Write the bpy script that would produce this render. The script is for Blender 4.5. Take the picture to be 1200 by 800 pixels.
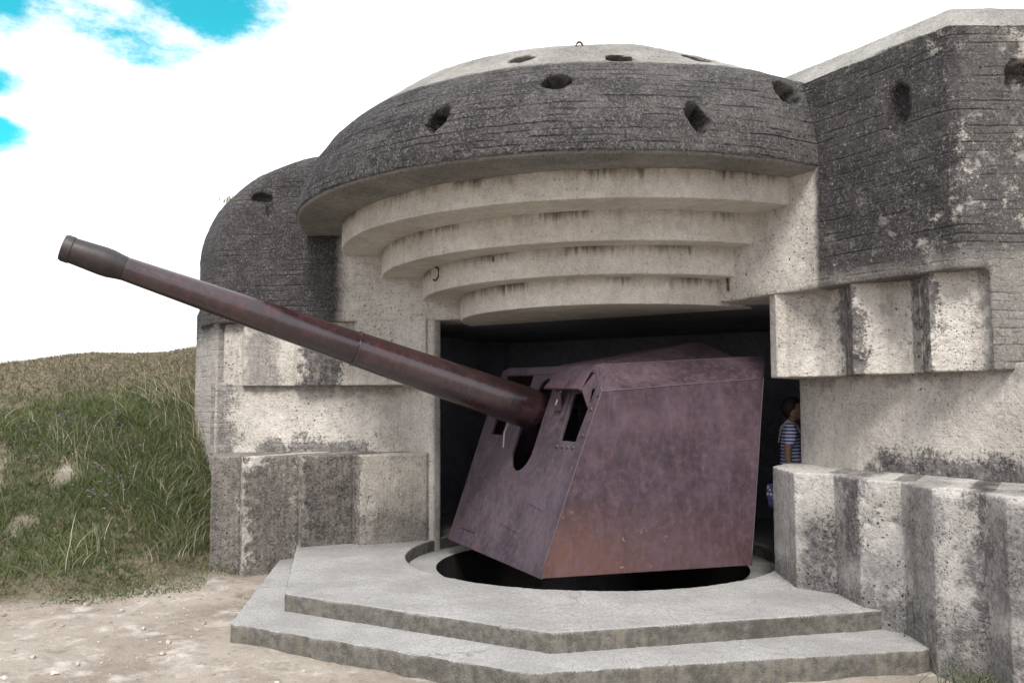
import bpy, bmesh, math, random
import numpy as np
from mathutils import Vector, Matrix, noise as mnoise
random.seed(7); rng = np.random.default_rng(7)
for o in list(bpy.data.objects): bpy.data.objects.remove(o)
scene = bpy.context.scene
C = scene.collection

# ------------------------------------------------------------------ camera
# world axes: X = right along the casemate front, Y = into the casemate, Z = up, z=0 is the gun platform
FPX, HORIZ, ROLL, TH = 1029.0, 473.7, 0.0044, 0.5603
CAM = Vector((4.551, -8.612, 1.65))
PITCH = math.atan((HORIZ - 400) / FPX)
def to_local(v):
    p = (math.cos(TH), -math.sin(TH)); a = (math.sin(TH), math.cos(TH))
    return Vector((v[0]*p[0] + v[1]*p[1], v[0]*a[0] + v[1]*a[1], v[2]))
_f = Vector((0, math.cos(PITCH), math.sin(PITCH))); _r = Vector((1, 0, 0)); _u = _r.cross(_f)
_c, _s = math.cos(ROLL), math.sin(ROLL)
FW, RT, UP = to_local(_f), to_local(_c*_r - _s*_u), to_local(_c*_u + _s*_r)
cd = bpy.data.cameras.new('camera'); cam = bpy.data.objects.new('camera', cd); C.objects.link(cam)
M = Matrix((RT, UP, -FW)).transposed().to_4x4(); M.translation = CAM
cam.matrix_world = M
cd.sensor_width = 36; cd.lens = FPX / 1200 * 36; cd.clip_end = 3000; cd.clip_start = .05
scene.camera = cam
def ray(x, y): return FW*FPX + RT*(x-600) - UP*(y-400)

# ------------------------------------------------------------------ sky, sun, exposure
SUN_EL, SUN_AZ = math.radians(50), math.radians(31)     # sun stands out in front of the casemate, a little to the right
sun_from = Vector((math.sin(SUN_AZ)*math.cos(SUN_EL), -math.cos(SUN_AZ)*math.cos(SUN_EL), math.sin(SUN_EL)))
world = bpy.data.worlds.new('World'); scene.world = world; world.use_nodes = True
wn, wl = world.node_tree.nodes, world.node_tree.links
wn.clear()
def W(t, **k):
    n = wn.new(t)
    for a, b in k.items(): setattr(n, a, b)
    return n
out = W('ShaderNodeOutputWorld'); bg = W('ShaderNodeBackground'); bg.inputs[1].default_value = .1
sky = W('ShaderNodeTexSky', sky_type='NISHITA', sun_disc=False, sun_elevation=SUN_EL, sun_rotation=math.pi - SUN_AZ, air_density=1.0, dust_density=.6)
tint = W('ShaderNodeMix', data_type='RGBA', blend_type='MULTIPLY'); tint.inputs[0].default_value = 1
wl.new(sky.outputs[0], tint.inputs[6]); tint.inputs[7].default_value = (.10, .80, .62, 1)
tc = W('ShaderNodeTexCoord')
mp = W('ShaderNodeMapping'); mp.inputs['Scale'].default_value = (2.2, 2.2, 4.5); wl.new(tc.outputs['Generated'], mp.inputs[0])
nz = W('ShaderNodeTexNoise'); nz.inputs['Scale'].default_value = 2.2; nz.inputs['Detail'].default_value = 9; nz.inputs['Roughness'].default_value = .68
wl.new(mp.outputs[0], nz.inputs[0])
# breaks in the cloud: a loose scatter of directions, ragged by noise
prev = None
for (px, py, wid) in ((30, -48, .07), (145, -24, .03), (236, 6, .012), (-26, 90, .0026), (-30, 152, .0036), (-330, -60, .03), (-500, 260, .015)):
    d = ray(px, py).normalized()
    dv = W('ShaderNodeVectorMath', operation='SUBTRACT'); wl.new(tc.outputs['Generated'], dv.inputs[0]); dv.inputs[1].default_value = d
    sc = W('ShaderNodeVectorMath', operation='MULTIPLY'); sc.inputs[1].default_value = (1, 1, 2.6); wl.new(dv.outputs[0], sc.inputs[0])
    dt = W('ShaderNodeVectorMath', operation='DOT_PRODUCT'); wl.new(sc.outputs[0], dt.inputs[0]); wl.new(sc.outputs[0], dt.inputs[1])
    mr = W('ShaderNodeMapRange'); mr.inputs[1].default_value = 0; mr.inputs[2].default_value = wid; mr.inputs[3].default_value = 1; mr.inputs[4].default_value = 0
    wl.new(dt.outputs['Value'], mr.inputs[0])
    if prev is None: prev = mr.outputs[0]
    else:
        mx = W('ShaderNodeMath', operation='MAXIMUM'); wl.new(prev, mx.inputs[0]); wl.new(mr.outputs[0], mx.inputs[1]); prev = mx.outputs[0]
ns = W('ShaderNodeMath', operation='MULTIPLY_ADD'); wl.new(nz.outputs[0], ns.inputs[0]); ns.inputs[1].default_value = 3.6; ns.inputs[2].default_value = -1.68
ad = W('ShaderNodeMath', operation='ADD'); wl.new(prev, ad.inputs[0]); wl.new(ns.outputs[0], ad.inputs[1])
gap = W('ShaderNodeMapRange', interpolation_type='SMOOTHSTEP'); gap.inputs[1].default_value = .15; gap.inputs[2].default_value = .95
wl.new(ad.outputs[0], gap.inputs[0])
keep = W('ShaderNodeMath', operation='MULTIPLY'); wl.new(gap.outputs[0], keep.inputs[0])
some = W('ShaderNodeMapRange'); some.inputs[2].default_value = .35; wl.new(prev, some.inputs[0]); wl.new(some.outputs[0], keep.inputs[1])
cm = W('ShaderNodeMix', data_type='RGBA'); wl.new(keep.outputs[0], cm.inputs[0]); cm.inputs[6].default_value = (4.5, 4.6, 4.95, 1); wl.new(tint.outputs[2], cm.inputs[7])
wl.new(cm.outputs[2], bg.inputs[0]); wl.new(bg.outputs[0], out.inputs[0])
sl = bpy.data.lights.new('sun', 'SUN'); sl.energy = 1.5; sl.angle = math.radians(19); sl.color = (1, .96, .9)
sun = bpy.data.objects.new('sun', sl); C.objects.link(sun); sun.rotation_euler = sun_from.to_track_quat('Z', 'Y').to_euler()
scene.view_settings.view_transform = 'Standard'; scene.view_settings.look = 'None'
scene.view_settings.exposure = 1.72; scene.view_settings.gamma = 1

# ------------------------------------------------------------------ node helper
class NT:
    def __init__(s, name):
        s.m = bpy.data.materials.new(name); s.m.use_nodes = True
        s.n, s.l = s.m.node_tree.nodes, s.m.node_tree.links
        s.b = s.n['Principled BSDF']; s.pos = s.n.new('ShaderNodeNewGeometry')
        s.P = s.pos.outputs['Position']; s.island = s.pos.outputs['Random Per Island']
    def put(s, sock, v):
        if hasattr(v, 'node'): s.l.new(v, sock)
        elif isinstance(v, (tuple, list)) and sock.type == 'RGBA': sock.default_value = (*v[:3], 1)
        else: sock.default_value = v
    def vec(s, scale=(1, 1, 1), off=(0, 0, 0), src=None):
        n = s.n.new('ShaderNodeMapping'); s.put(n.inputs[0], src or s.P); n.inputs['Scale'].default_value = scale; n.inputs['Location'].default_value = off
        return n.outputs[0]
    def noise(s, scale, detail=5, rough=.55, vec=None, dist=0):
        n = s.n.new('ShaderNodeTexNoise'); s.put(n.inputs['Vector'], vec or s.P)
        n.inputs['Scale'].default_value = scale; n.inputs['Detail'].default_value = detail; n.inputs['Roughness'].default_value = rough; n.inputs['Distortion'].default_value = dist
        return n.outputs[0]
    def vor(s, scale, vec=None, feature='F1', rand=1):
        n = s.n.new('ShaderNodeTexVoronoi'); n.feature = feature; s.put(n.inputs['Vector'], vec or s.P); n.inputs['Scale'].default_value = scale
        n.inputs['Randomness'].default_value = rand
        return n.outputs['Distance']
    def math(s, op, a, b=0, c=None, clamp=False):
        n = s.n.new('ShaderNodeMath'); n.operation = op; n.use_clamp = clamp
        s.put(n.inputs[0], a); s.put(n.inputs[1], b)
        if c is not None: s.put(n.inputs[2], c)
        return n.outputs[0]
    def mr(s, v, a, b, c=0., d=1., smooth=True):
        n = s.n.new('ShaderNodeMapRange'); n.interpolation_type = 'SMOOTHSTEP' if smooth else 'LINEAR'
        s.put(n.inputs[0], v)
        for i, x in enumerate((a, b, c, d)): s.put(n.inputs[i+1], x)
        return n.outputs[0]
    def mix(s, f, a, b, mode='MIX'):
        n = s.n.new('ShaderNodeMix'); n.data_type = 'RGBA'; n.blend_type = mode
        s.put(n.inputs[0], f); s.put(n.inputs[6], a); s.put(n.inputs[7], b)
        return n.outputs[2]
    def sep(s):
        if not hasattr(s, '_sep'):
            n = s.n.new('ShaderNodeSeparateXYZ'); s.l.new(s.P, n.inputs[0]); s._sep = n.outputs
        return s._sep
    def attr(s, name):
        n = s.n.new('ShaderNodeAttribute'); n.attribute_name = name; return n.outputs['Fac']
    def bump(s, h, strength=.5, dist=.02):
        n = s.n.new('ShaderNodeBump'); n.inputs['Strength'].default_value = strength; n.inputs['Distance'].default_value = dist
        s.put(n.inputs['Height'], h); s.l.new(n.outputs[0], s.b.inputs['Normal'])
    def box(s, u0, u1, z0, z1, soft=.1, jit=None):
        """soft box mask in (X, Z), ragged by a noise"""
        x, _, z = s.sep()
        if jit is not None:
            x = s.math('ADD', x, jit); z = s.math('ADD', z, jit)
        m = s.mr(x, u0 - soft, u0 + soft)
        m = s.math('MULTIPLY', m, s.mr(x, u1 - soft, u1 + soft, 1., 0.))
        m = s.math('MULTIPLY', m, s.mr(z, z0 - soft, z0 + soft))
        return s.math('MULTIPLY', m, s.mr(z, z1 - soft, z1 + soft, 1., 0.))
    def done(s, col, rough=.9, spec=.25, metal=0):
        s.put(s.b.inputs['Base Color'], col); s.put(s.b.inputs['Roughness'], rough); s.b.inputs['Specular IOR Level'].default_value = spec; s.put(s.b.inputs['Metallic'], metal)
        return s.m

CREAM = ((.60, .56, .51), (.44, .405, .36))
def concrete(name, light=CREAM, dark=((.034, .031, .034), (.085, .079, .081)), weather=None, boxes=(), streak=.5, boards=.0, pit=1., lichen=.0, bumpk=1., vstreak=True, sootband=None, amount=0., stain=(.16, .12, .085), topgrime=None, grit=.72):
    t = NT(name); x, y, z = t.sep()
    n1 = t.noise(1.1, 8, .62); n2 = t.noise(11, 6, .6); n3 = t.noise(60, 3, .6); nm = t.noise(3.3, 7, .65, vec=t.vec(off=(7, 3, 1)))
    base = t.mix(t.mr(n1, .38, .66), light[0], light[1])
    base = t.mix(t.mr(n2, .35, .75, .0, .4), base, tuple(c*.6 for c in light[1]))
    base = t.mix(t.mr(n3, .45, .75, 0, .35), base, tuple(min(1, c*1.35) for c in light[0]))
    gr = t.noise(34, 8, .75, vec=t.vec(off=(3, 3, 3)))
    base = t.mix(t.mr(gr, .47, .36, 0, grit), base, tuple(c*.42 for c in light[1])); base = t.mix(t.mr(gr, .56, .66, 0, .4), base, tuple(min(.8, c*1.25) for c in light[0]))
    # brown run-off streaks
    st = t.noise(1, 5, .6, vec=t.vec((5, 5, .45)))
    st2 = t.noise(1, 4, .6, vec=t.vec((22, 22, .9)))
    sm = t.math('MULTIPLY', t.mr(st, .5, .74), t.mr(st2, .35, .65, .35, 1))
    if vstreak: base = t.mix(t.math('MULTIPLY', sm, streak), base, stain)
    # weathered black crust with its own grain
    dk = t.mix(t.mr(t.math('ADD', nm, t.math('MULTIPLY', t.math('SUBTRACT', gr, .5), .9)), .34, .68), dark[0], dark[1])
    dk = t.mix(t.mr(t.math('ADD', n3, t.math('MULTIPLY', n2, .4)), .74, .92, 0, .55), dk, (.24, .23, .225))
    dk = t.mix(t.mr(gr, .52, .64, 0, .5), dk, tuple(c*2.7 for c in dark[1])); dk = t.mix(t.mr(gr, .47, .36, 0, .75), dk, (.010, .009, .010))
    dk = t.mix(t.mr(n2, .5, .25, 0, .6), dk, (.014, .013, .014))
    jit = t.math('MULTIPLY_ADD', t.math('ADD', t.math('ADD', nm, t.math('MULTIPLY', n2, .5)), t.math('MULTIPLY', gr, .8)), .55, -.64)
    w = None
    if weather is not None: w = weather(t, jit)
    if amount:
        a = t.mr(t.math('ADD', n1, t.math('MULTIPLY', nm, .7)), .95 - amount, 1.15 - amount)
        w = a if w is None else t.math('MAXIMUM', w, a)
    for (u0, u1, z0, z1, soft, k) in boxes:
        b = t.math('MULTIPLY', t.box(u0, u1, z0, z1, soft, jit), k)
        b = t.math('MULTIPLY', b, t.mr(t.math('ADD', n2, t.math('MULTIPLY', st2, .4)), .4, .85, .62, 1))
        w = b if w is None else t.math('MAXIMUM', w, b)
    col = base if w is None else t.mix(w, base, dk)
    if lichen:
        ln = t.noise(3.6, 11, .78, vec=t.vec(off=(2, 5, 3)))
        lm = t.math('MULTIPLY', t.mr(ln, .53, .60), t.mr(n1, .40, .58)); lm = t.math('MULTIPLY', lm, t.mr(x, 3.2, 4.1, .3, 1.))
        col = t.mix(t.math('MULTIPLY', lm, lichen), col, (.50, .47, .42))
        fl_ = t.math('MULTIPLY', t.mr(t.noise(24, 6, .7), .60, .68), t.mr(nm, .42, .6)); col = t.mix(t.math('MULTIPLY', fl_, lichen*.9), col, (.40, .38, .35))
    # air holes and chips
    pv = t.vor(44); pm = t.math('MULTIPLY', t.mr(t.math('ADD', pv, t.math('MULTIPLY', n3, .25)), .36, .24), t.mr(t.noise(2.2, 3), .47, .62))
    pv2 = t.vor(15, vec=t.vec(off=(1, 2, 5))); pm2 = t.math('MULTIPLY', t.mr(t.math('ADD', pv2, t.math('MULTIPLY', n3, .45)), .40, .28), t.mr(t.noise(1.4, 3, vec=t.vec(off=(9, 9, 9))), .48, .62))
    pm = t.math('MULTIPLY', t.math('MAXIMUM', pm, pm2), pit)
    col = t.mix(t.math('MULTIPLY', pm, .8), col, (.03, .027, .025))
    if topgrime is not None: col = topgrime(t, col, jit, st2)
    h = t.math('MULTIPLY_ADD', n2, .6, t.math('MULTIPLY_ADD', gr, .7, t.math('MULTIPLY', n3, .25))); h = t.math('SUBTRACT', h, t.math('MULTIPLY', pm, 1.1))
    if boards:
        zz = t.math('ADD', z, t.math('MULTIPLY', t.noise(1.6, 6, .6), .07))
        wv = t.math('FRACT', t.math('MULTIPLY', zz, 15.)); ln = t.math('MAXIMUM', t.mr(wv, .22, 0.), t.mr(wv, .78, 1.))
        br = t.math('MULTIPLY', ln, t.mr(t.noise(1, 6, .65, vec=t.vec((1.6, 1.6, 14))), .46, .62))
        br = t.math('MULTIPLY', br, t.math('MULTIPLY_ADD', w, .8, .2)) if w is not None else br
        h = t.math('SUBTRACT', h, t.math('MULTIPLY', br, .6*boards)); col = t.mix(t.math('MULTIPLY', br, .42*boards), col, (.03, .028, .027))
    t.bump(h, 1.0*bumpk, .028)
    return t.done(col, t.mr(n2, .3, .7, .82, .97), .2)

# -- where the black crust starts: the shelter of the visor keeps the wall beside the embrasure pale
def weather_flank(t, jit):
    x, y, z = t.sep()
    xr = t.math('ADD', x, t.math('MULTIPLY', jit, .22))
    r = t.math('MAXIMUM', t.mr(xr, 2.64, 2.72), t.mr(t.math('ADD', z, t.math('MULTIPLY', jit, .15)), 3.84, 3.92)); l = t.math('MULTIPLY', t.mr(xr, -3.02, -3.22), t.mr(t.math('ADD', z, t.math('MULTIPLY', jit, .6)), 2.3, 2.75, .42, 1.))
    return t.math('MULTIPLY', t.math('MAXIMUM', r, l), .96)
def weather_right(t, jit):
    x, y, z = t.sep()
    a = weather_flank(t, jit)
    # the crust thins on the face past the corner and along the bottom edge
    j2 = t.math('MULTIPLY', jit, 1.6)
    k = t.math('MULTIPLY', t.mr(t.math('ADD', x, t.math('MULTIPLY', jit, .5)), 3.82, 4.05, 1., .92), t.mr(t.math('ADD', z, t.math('MULTIPLY', jit, .5)), 2.72, 2.9, .75, 1.))
    return t.math('MULTIPLY', a, k)
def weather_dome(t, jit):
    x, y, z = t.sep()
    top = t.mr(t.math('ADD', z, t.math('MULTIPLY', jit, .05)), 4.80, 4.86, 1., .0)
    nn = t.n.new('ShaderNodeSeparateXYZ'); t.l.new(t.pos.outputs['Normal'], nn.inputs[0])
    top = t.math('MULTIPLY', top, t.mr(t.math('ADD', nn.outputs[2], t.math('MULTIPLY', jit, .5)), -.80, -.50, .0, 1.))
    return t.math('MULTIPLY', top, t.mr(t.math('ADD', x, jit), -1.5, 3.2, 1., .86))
def tier_grime(zt):
    def f(t, col, jit, st2):
        x, y, z = t.sep()
        m = t.mr(t.math('ADD', z, t.math('MULTIPLY', t.math('SUBTRACT', st2, .5), .30)), zt - .11, zt + .03)
        return t.mix(t.math('MULTIPLY', m, t.mr(t.noise(1.7, 4, vec=t.vec(off=(4, 4, zt*9))), .40, .62, .1, .9)), col, (.085, .066, .05))
    return f
def chip_l(t, col, jit, st2):
    m = t.box(-3.55, -3.38, .93, 1.2, .012, t.math('MULTIPLY', jit, .6)); return t.mix(t.math('MULTIPLY', m, .8), col, (.50, .48, .45))
MAT = {}
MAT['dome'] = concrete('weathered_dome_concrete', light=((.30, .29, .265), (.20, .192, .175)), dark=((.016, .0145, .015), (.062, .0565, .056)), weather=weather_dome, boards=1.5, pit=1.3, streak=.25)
MAT['flank_r'] = concrete('flank_concrete', weather=weather_right, boards=.9, pit=1.2, lichen=.8, streak=.35, dark=((.011, .010, .0115), (.034, .0315, .033)))
MAT['flank_l'] = concrete('flank_concrete_shore', weather=weather_flank, boards=.8, pit=1., streak=.35, dark=((.016, .0148, .0165), (.044, .041, .042)))
MAT['cap'] = concrete('roof_concrete', light=((.33, .32, .295), (.22, .212, .195)), pit=.6, streak=.2)
MAT['band'] = concrete('band_concrete', boxes=[(3.0, 9, .95, 1.2, .07, .95), (-4.2, -2.9, .95, 1.19, .06, .85), (-4.9, -4.45, .9, 2., .07, .8), (-4.6, -2.3, 1.82, 2., .06, .45), (2.2, 9, 1.84, 2., .05, .4)], pit=.8, boards=.35, streak=.25)
MAT['upper_r'] = concrete('upper_cheek_concrete', boxes=[(2.84, 3.04, 1.8, 2.8, .05, .95), (3.54, 3.68, 1.8, 2.8, .04, .9), (4.02, 4.2, 1.8, 2.8, .05, .6), (2.6, 2.72, 1.8, 2.8, .06, .3), (3.33, 3.42, 1.8, 2.8, .05, .3)], pit=1.1, streak=.5)
MAT['upper_l'] = concrete('upper_cheek_concrete_shore', boxes=[(-3.62, -3.22, 1.8, 2.8, .04, .95), (-4.3, -3.95, 1.8, 2.8, .1, .6), (-4.75, -4.5, 1.8, 2.8, .05, .3)], pit=1.1, streak=.55)
MAT['lower_r'] = concrete('lower_cheek_concrete', light=((.50, .48, .45), (.33, .315, .285)), boxes=[(2.5, 2.86, -.3, .62, .12, .95), (2.9, 3.12, .35, 1.1, .07, .85), (2.0, 9, -.5, .16, .14, .75), (3.45, 3.75, -.5, 1.1, .08, .5), (4.05, 9, .2, 1., .2, .8), (3.05, 3.4, -.4, .45, .12, .55), (3.95, 4.08, -.5, 1.1, .04, .85)], pit=1.5, streak=.6, lichen=.55, stain=(.12, .105, .085))
MAT['lower_l'] = concrete('lower_cheek_concrete_shore', light=((.50, .465, .415), (.33, .305, .265)), dark=((.042, .037, .034), (.105, .092, .084)), boxes=[(-3.08, -2.62, -.5, 1.2, .025, .95), (-3.5, -3.14, -.5, 1.2, .02, .88), (-4.6, -3.58, -.5, 1.2, .03, .8), (-3.16, -3.06, -.5, 1.2, .02, .5), (-2.62, -2.55, -.5, 1.2, .015, .7), (-2.7, -1.9, -.5, .34, .13, .6)], pit=1., streak=.5, topgrime=chip_l)
for i, zt in enumerate((3.80, 3.53, 3.23, 2.94)):
    MAT['tier%d' % i] = concrete('visor_concrete_%d' % i, topgrime=tier_grime(zt), streak=.2, pit=.35, grit=.38, light=((.68, .63, .56), (.54, .49, .425)))
MAT['soffit'] = MAT['tier3']
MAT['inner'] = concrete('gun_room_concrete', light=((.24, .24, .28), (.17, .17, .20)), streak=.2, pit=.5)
MAT['platform'] = None

# ------------------------------------------------------------------ mesh helpers
def new_obj(name, me, mat=None, parent=None):
    o = bpy.data.objects.new(name, me); C.objects.link(o)
    if mat is not None: me.materials.append(mat)
    if parent is not None: o.parent = parent
    return o
def tag(o, label=None, cat=None, group=None, kind=None):
    if label: o['label'] = label
    if cat: o['category'] = cat
    if group: o['group'] = group
    if kind: o['kind'] = kind
    return o
def empty(name, loc=(0, 0, 0), rz=0):
    o = bpy.data.objects.new(name, None); C.objects.link(o); o.location = loc; o.rotation_euler = (0, 0, rz); o.empty_display_size = .3
    return o
def add_prism(bm, poly, z0, z1, top=None):
    """poly counter-clockwise or not; top = optional polygon for the upper ring"""
    a = sum(poly[i][0]*poly[(i+1) % len(poly)][1] - poly[(i+1) % len(poly)][0]*poly[i][1] for i in range(len(poly)))
    idx = list(range(len(poly)))
    if a < 0: idx.reverse()
    top = top or poly
    lo = [bm.verts.new((poly[i][0], poly[i][1], z0)) for i in idx]
    hi = [bm.verts.new((top[i][0], top[i][1], z1 if len(top[i]) < 3 else top[i][2])) for i in idx]
    n = len(idx)
    bm.faces.new(lo[::-1]); bm.faces.new(hi)
    for i in range(n): bm.faces.new((lo[i], lo[(i+1) % n], hi[(i+1) % n], hi[i]))
def add_box(bm, c, s, rot=None):
    m = Matrix.Translation(c) @ (rot.to_4x4() if rot else Matrix()) @ Matrix.Diagonal((*s, 1))
    return bmesh.ops.create_cube(bm, size=1, matrix=m)
def add_lathe(bm, prof, n=48, mat=Matrix(), closed=True):
    rings = []
    for r, h in prof:
        if r < 1e-5: rings.append([bm.verts.new(mat @ Vector((0, 0, h)))])
        else: rings.append([bm.verts.new(mat @ Vector((r*math.cos(2*math.pi*k/n), r*math.sin(2*math.pi*k/n), h))) for k in range(n)])
    for a, b in zip(rings, rings[1:]):
        for k in range(n):
            k2 = (k+1) % n
            if len(a) == 1 and len(b) == 1: continue
            if len(a) == 1: bm.faces.new((a[0], b[k2], b[k]))
            elif len(b) == 1: bm.faces.new((a[k], a[k2], b[0]))
            else: bm.faces.new((a[k], a[k2], b[k2], b[k]))
def add_tube(bm, pts, r, n=8, cap=True):
    pts = [Vector(p) for p in pts]; rs = r if isinstance(r, (list, tuple)) else [r]*len(pts)
    rings = []; ref = Vector((.13, .27, .95)).normalized()
    for i, p in enumerate(pts):
        d = (pts[min(i+1, len(pts)-1)] - pts[max(i-1, 0)]).normalized()
        e1 = d.cross(ref).normalized() if abs(d.dot(ref)) < .98 else d.cross(Vector((1, 0, 0))).normalized(); e2 = d.cross(e1)
        rings.append([bm.verts.new(p + (e1*math.cos(2*math.pi*k/n) + e2*math.sin(2*math.pi*k/n))*rs[i]) for k in range(n)])
    for a, b in zip(rings, rings[1:]):
        for k in range(n): bm.faces.new((a[k], a[(k+1) % n], b[(k+1) % n], b[k]))
    if cap: bm.faces.new(rings[0][::-1]); bm.faces.new(rings[-1])
def mesh_of(bm, smooth=False):
    bmesh.ops.recalc_face_normals(bm, faces=bm.faces)
    if bm.calc_volume(signed=True) < 0: bmesh.ops.reverse_faces(bm, faces=bm.faces)
    me = bpy.data.meshes.new('m'); bm.to_mesh(me); bm.free()
    if smooth: me.polygons.foreach_set('use_smooth', [True]*len(me.polygons))
    return me
def part(name, bm, mat, parent=None, smooth=False, bevel=0):
    if bevel:
        bmesh.ops.remove_doubles(bm, verts=bm.verts, dist=1e-5)
        bmesh.ops.bevel(bm, geom=list(bm.edges), offset=bevel, segments=2, affect='EDGES', clamp_overlap=True)
    return new_obj(name, mesh_of(bm, smooth), mat, parent)
TEX = {}
def clouds(size, depth=3):
    k = (size, depth)
    if k not in TEX:
        x = bpy.data.textures.new('clouds', 'CLOUDS'); x.noise_scale = size; x.noise_depth = depth; TEX[k] = x
    return TEX[k]
def bake(o, smooth=True):
    dg = bpy.context.evaluated_depsgraph_get(); dg.update()
    me = bpy.data.meshes.new_from_object(o.evaluated_get(dg))
    old = o.data; o.modifiers.clear(); o.data = me; bpy.data.meshes.remove(old)
    me.polygons.foreach_set('use_smooth', [smooth]*len(me.polygons))
    return o
def cast(name, bm, mat, parent, voxel=.03, disp=((.55, .03), (.09, .016)), cutters=()):
    """cast concrete: the solids in bm fused, edges worn and surface uneven"""
    o = new_obj(name, mesh_of(bm), mat, parent)
    cs = []
    for cb in cutters:
        c = new_obj('cut', mesh_of(cb)); cs.append(c)
        md = o.modifiers.new('b', 'BOOLEAN'); md.object = c; md.operation = 'DIFFERENCE'; md.solver = 'EXACT'
    md = o.modifiers.new('r', 'REMESH'); md.mode = 'VOXEL'; md.voxel_size = voxel
    for s, k in disp:
        md = o.modifiers.new('d', 'DISPLACE'); md.texture = clouds(s); md.strength = k; md.mid_level = .5
    bpy.context.view_layer.update()
    bake(o)
    for c in cs: bpy.data.objects.remove(c)
    return o

# ------------------------------------------------------------------ ground and mound
def sstep(a, b, x):
    t = np.clip((x-a)/(b-a), 0, 1); return t*t*(3-2*t)
def fnoise(u, v, s, seed=0):
    """cheap smooth value noise on arrays"""
    x = u/s + 37.7*seed; y = v/s - 11.3*seed
    xi = np.floor(x); yi = np.floor(y); fx = x-xi; fy = y-yi
    fx = fx*fx*(3-2*fx); fy = fy*fy*(3-2*fy)
    def h(a, b):
        q = np.sin(a*127.1 + b*311.7)*43758.5453; return q-np.floor(q)
    return (h(xi, yi)*(1-fx) + h(xi+1, yi)*fx)*(1-fy) + (h(xi, yi+1)*(1-fx) + h(xi+1, yi+1)*fx)*fy
def mound_d(u, v):
    d = (u+3.35)*-.77 + (v+3.0)*.63
    d = d - 1.5*np.exp(-((u+3.7)**2/.8 + (v+1.0)**2/1.5))
    return d + (fnoise(u, v, .9, 1)-.5)*.35
def bare(u, v, d): return sstep(.66, .8, fnoise(u, v, .34, 9))*sstep(-4.7, -5.4, u)*sstep(3.2, 2.0, d)*sstep(.5, .9, d)
RX = np.array([-3, -.15, .3, 1, 2, 3, 4, 5, 6, 7.5, 10, 16, 30, 60])
RZ = np.array([0, 0, .1, .48, 1.1, 1.72, 2.3, 2.74, 3.0, 2.98, 2.6, 1.5, .3, 0])
def ground_z(u, v):
    d = mound_d(u, v)
    z = -.3 + np.interp(d, RX, RZ)*sstep(-14, -7, v)*sstep(26, 14, v) * sstep(2.0, -1.5, u)*(1-.15*sstep(-6.8, -10.5, u))
    near = sstep(30, 12, np.hypot(u, v))
    z += near*((fnoise(u, v, .7, 2)-.5)*.05 + (fnoise(u, v, .22, 3)-.5)*.025 + (fnoise(u, v, .09, 4)-.5)*.012)
    z += sstep(.2, 1.5, d)*near*((fnoise(u, v, .8, 5)-.5)*.16 + (fnoise(u, v, .3, 6)-.5)*.10)*(1-.6*sstep(3.5, 5.5, d))
    return z
def axis(lo, hi, step, far):
    a = list(np.arange(lo, hi, step)); s = step; x = hi
    while x < far: a.append(x); s *= 1.25; x += s
    a.append(far); s = step; x = lo-step; b = []
    while x > -far: b.append(x); s *= 1.25; x -= s
    b.append(-far); return np.array(b[::-1] + a)
ax, ay = axis(-12, 6.5, .07, 900), axis(-8.5, 3, .07, 900)
U, V = np.meshgrid(ax, ay); Z = ground_z(U, V)
pitm = ((np.abs(U) < 2.7) & (V > -2.3) & (V < 2.9)) | ((U > -5.7) & (U < 6.2) & (V > .5) & (V < 8.6))
Z[pitm] = -2.2
verts = np.stack([U.ravel(), V.ravel(), Z.ravel()], 1)
nx, ny = len(ax), len(ay)
i0 = (np.arange(ny-1)[:, None]*nx + np.arange(nx-1)[None, :]).ravel()
faces = np.stack([i0, i0+1, i0+1+nx, i0+nx], 1)
me = bpy.data.meshes.new('ground'); me.from_pydata(verts.tolist(), [], faces.tolist())
at = me.attributes.new('grassy', 'FLOAT', 'POINT'); at.data.foreach_set('value', (sstep(-.05, .35, mound_d(U, V))*(1-.55*bare(U, V, mound_d(U, V)))).ravel().astype(np.float32))
me.polygons.foreach_set('use_smooth', [True]*len(me.polygons))
t = NT('ground_soil')
n1 = t.noise(.9, 7, .6); n2 = t.noise(9, 6, .65); n3 = t.noise(45, 4, .7); pb = t.vor(38)
dirt = t.mix(t.mr(n1, .36, .62), (.215, .182, .148), (.30, .265, .225))
dirt = t.mix(t.mr(t.noise(3.1, 6, .7, vec=t.vec(off=(3, 1, 0))), .5, .68), dirt, (.42, .385, .35))
dirt = t.mix(t.mr(n2, .5, .3, 0, .5), dirt, (.12, .10, .08))
dirt = t.mix(t.mr(n3, .5, .75, 0, .5), dirt, (.4, .37, .34))
dirt = t.mix(t.mr(t.noise(120, 3, .7), .42, .3, 0, .4), dirt, (.09, .077, .063))
dirt = t.mix(t.math('MULTIPLY', t.mr(pb, .25, .12), t.mr(n2, .45, .6)), dirt, (.16, .14, .12))
soil = t.mix(t.mr(n1, .4, .6), (.085, .072, .05), (.155, .125, .09))
soil = t.mix(t.mr(n2, .45, .62, 0, .8), soil, (.045, .046, .026))
soil = t.mix(t.mr(n3, .5, .7, 0, .7), soil, (.19, .155, .11))
t.bump(t.math('MULTIPLY_ADD', n3, .5, n2), .8, .03)
g = new_obj('ground', me, t.done(t.mix(t.attr('grassy'), dirt, soil), .95, .15)); tag(g, 'trodden sandy earth in front of the bunker rising into a grassy mound', 'ground', kind='structure')

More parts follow.
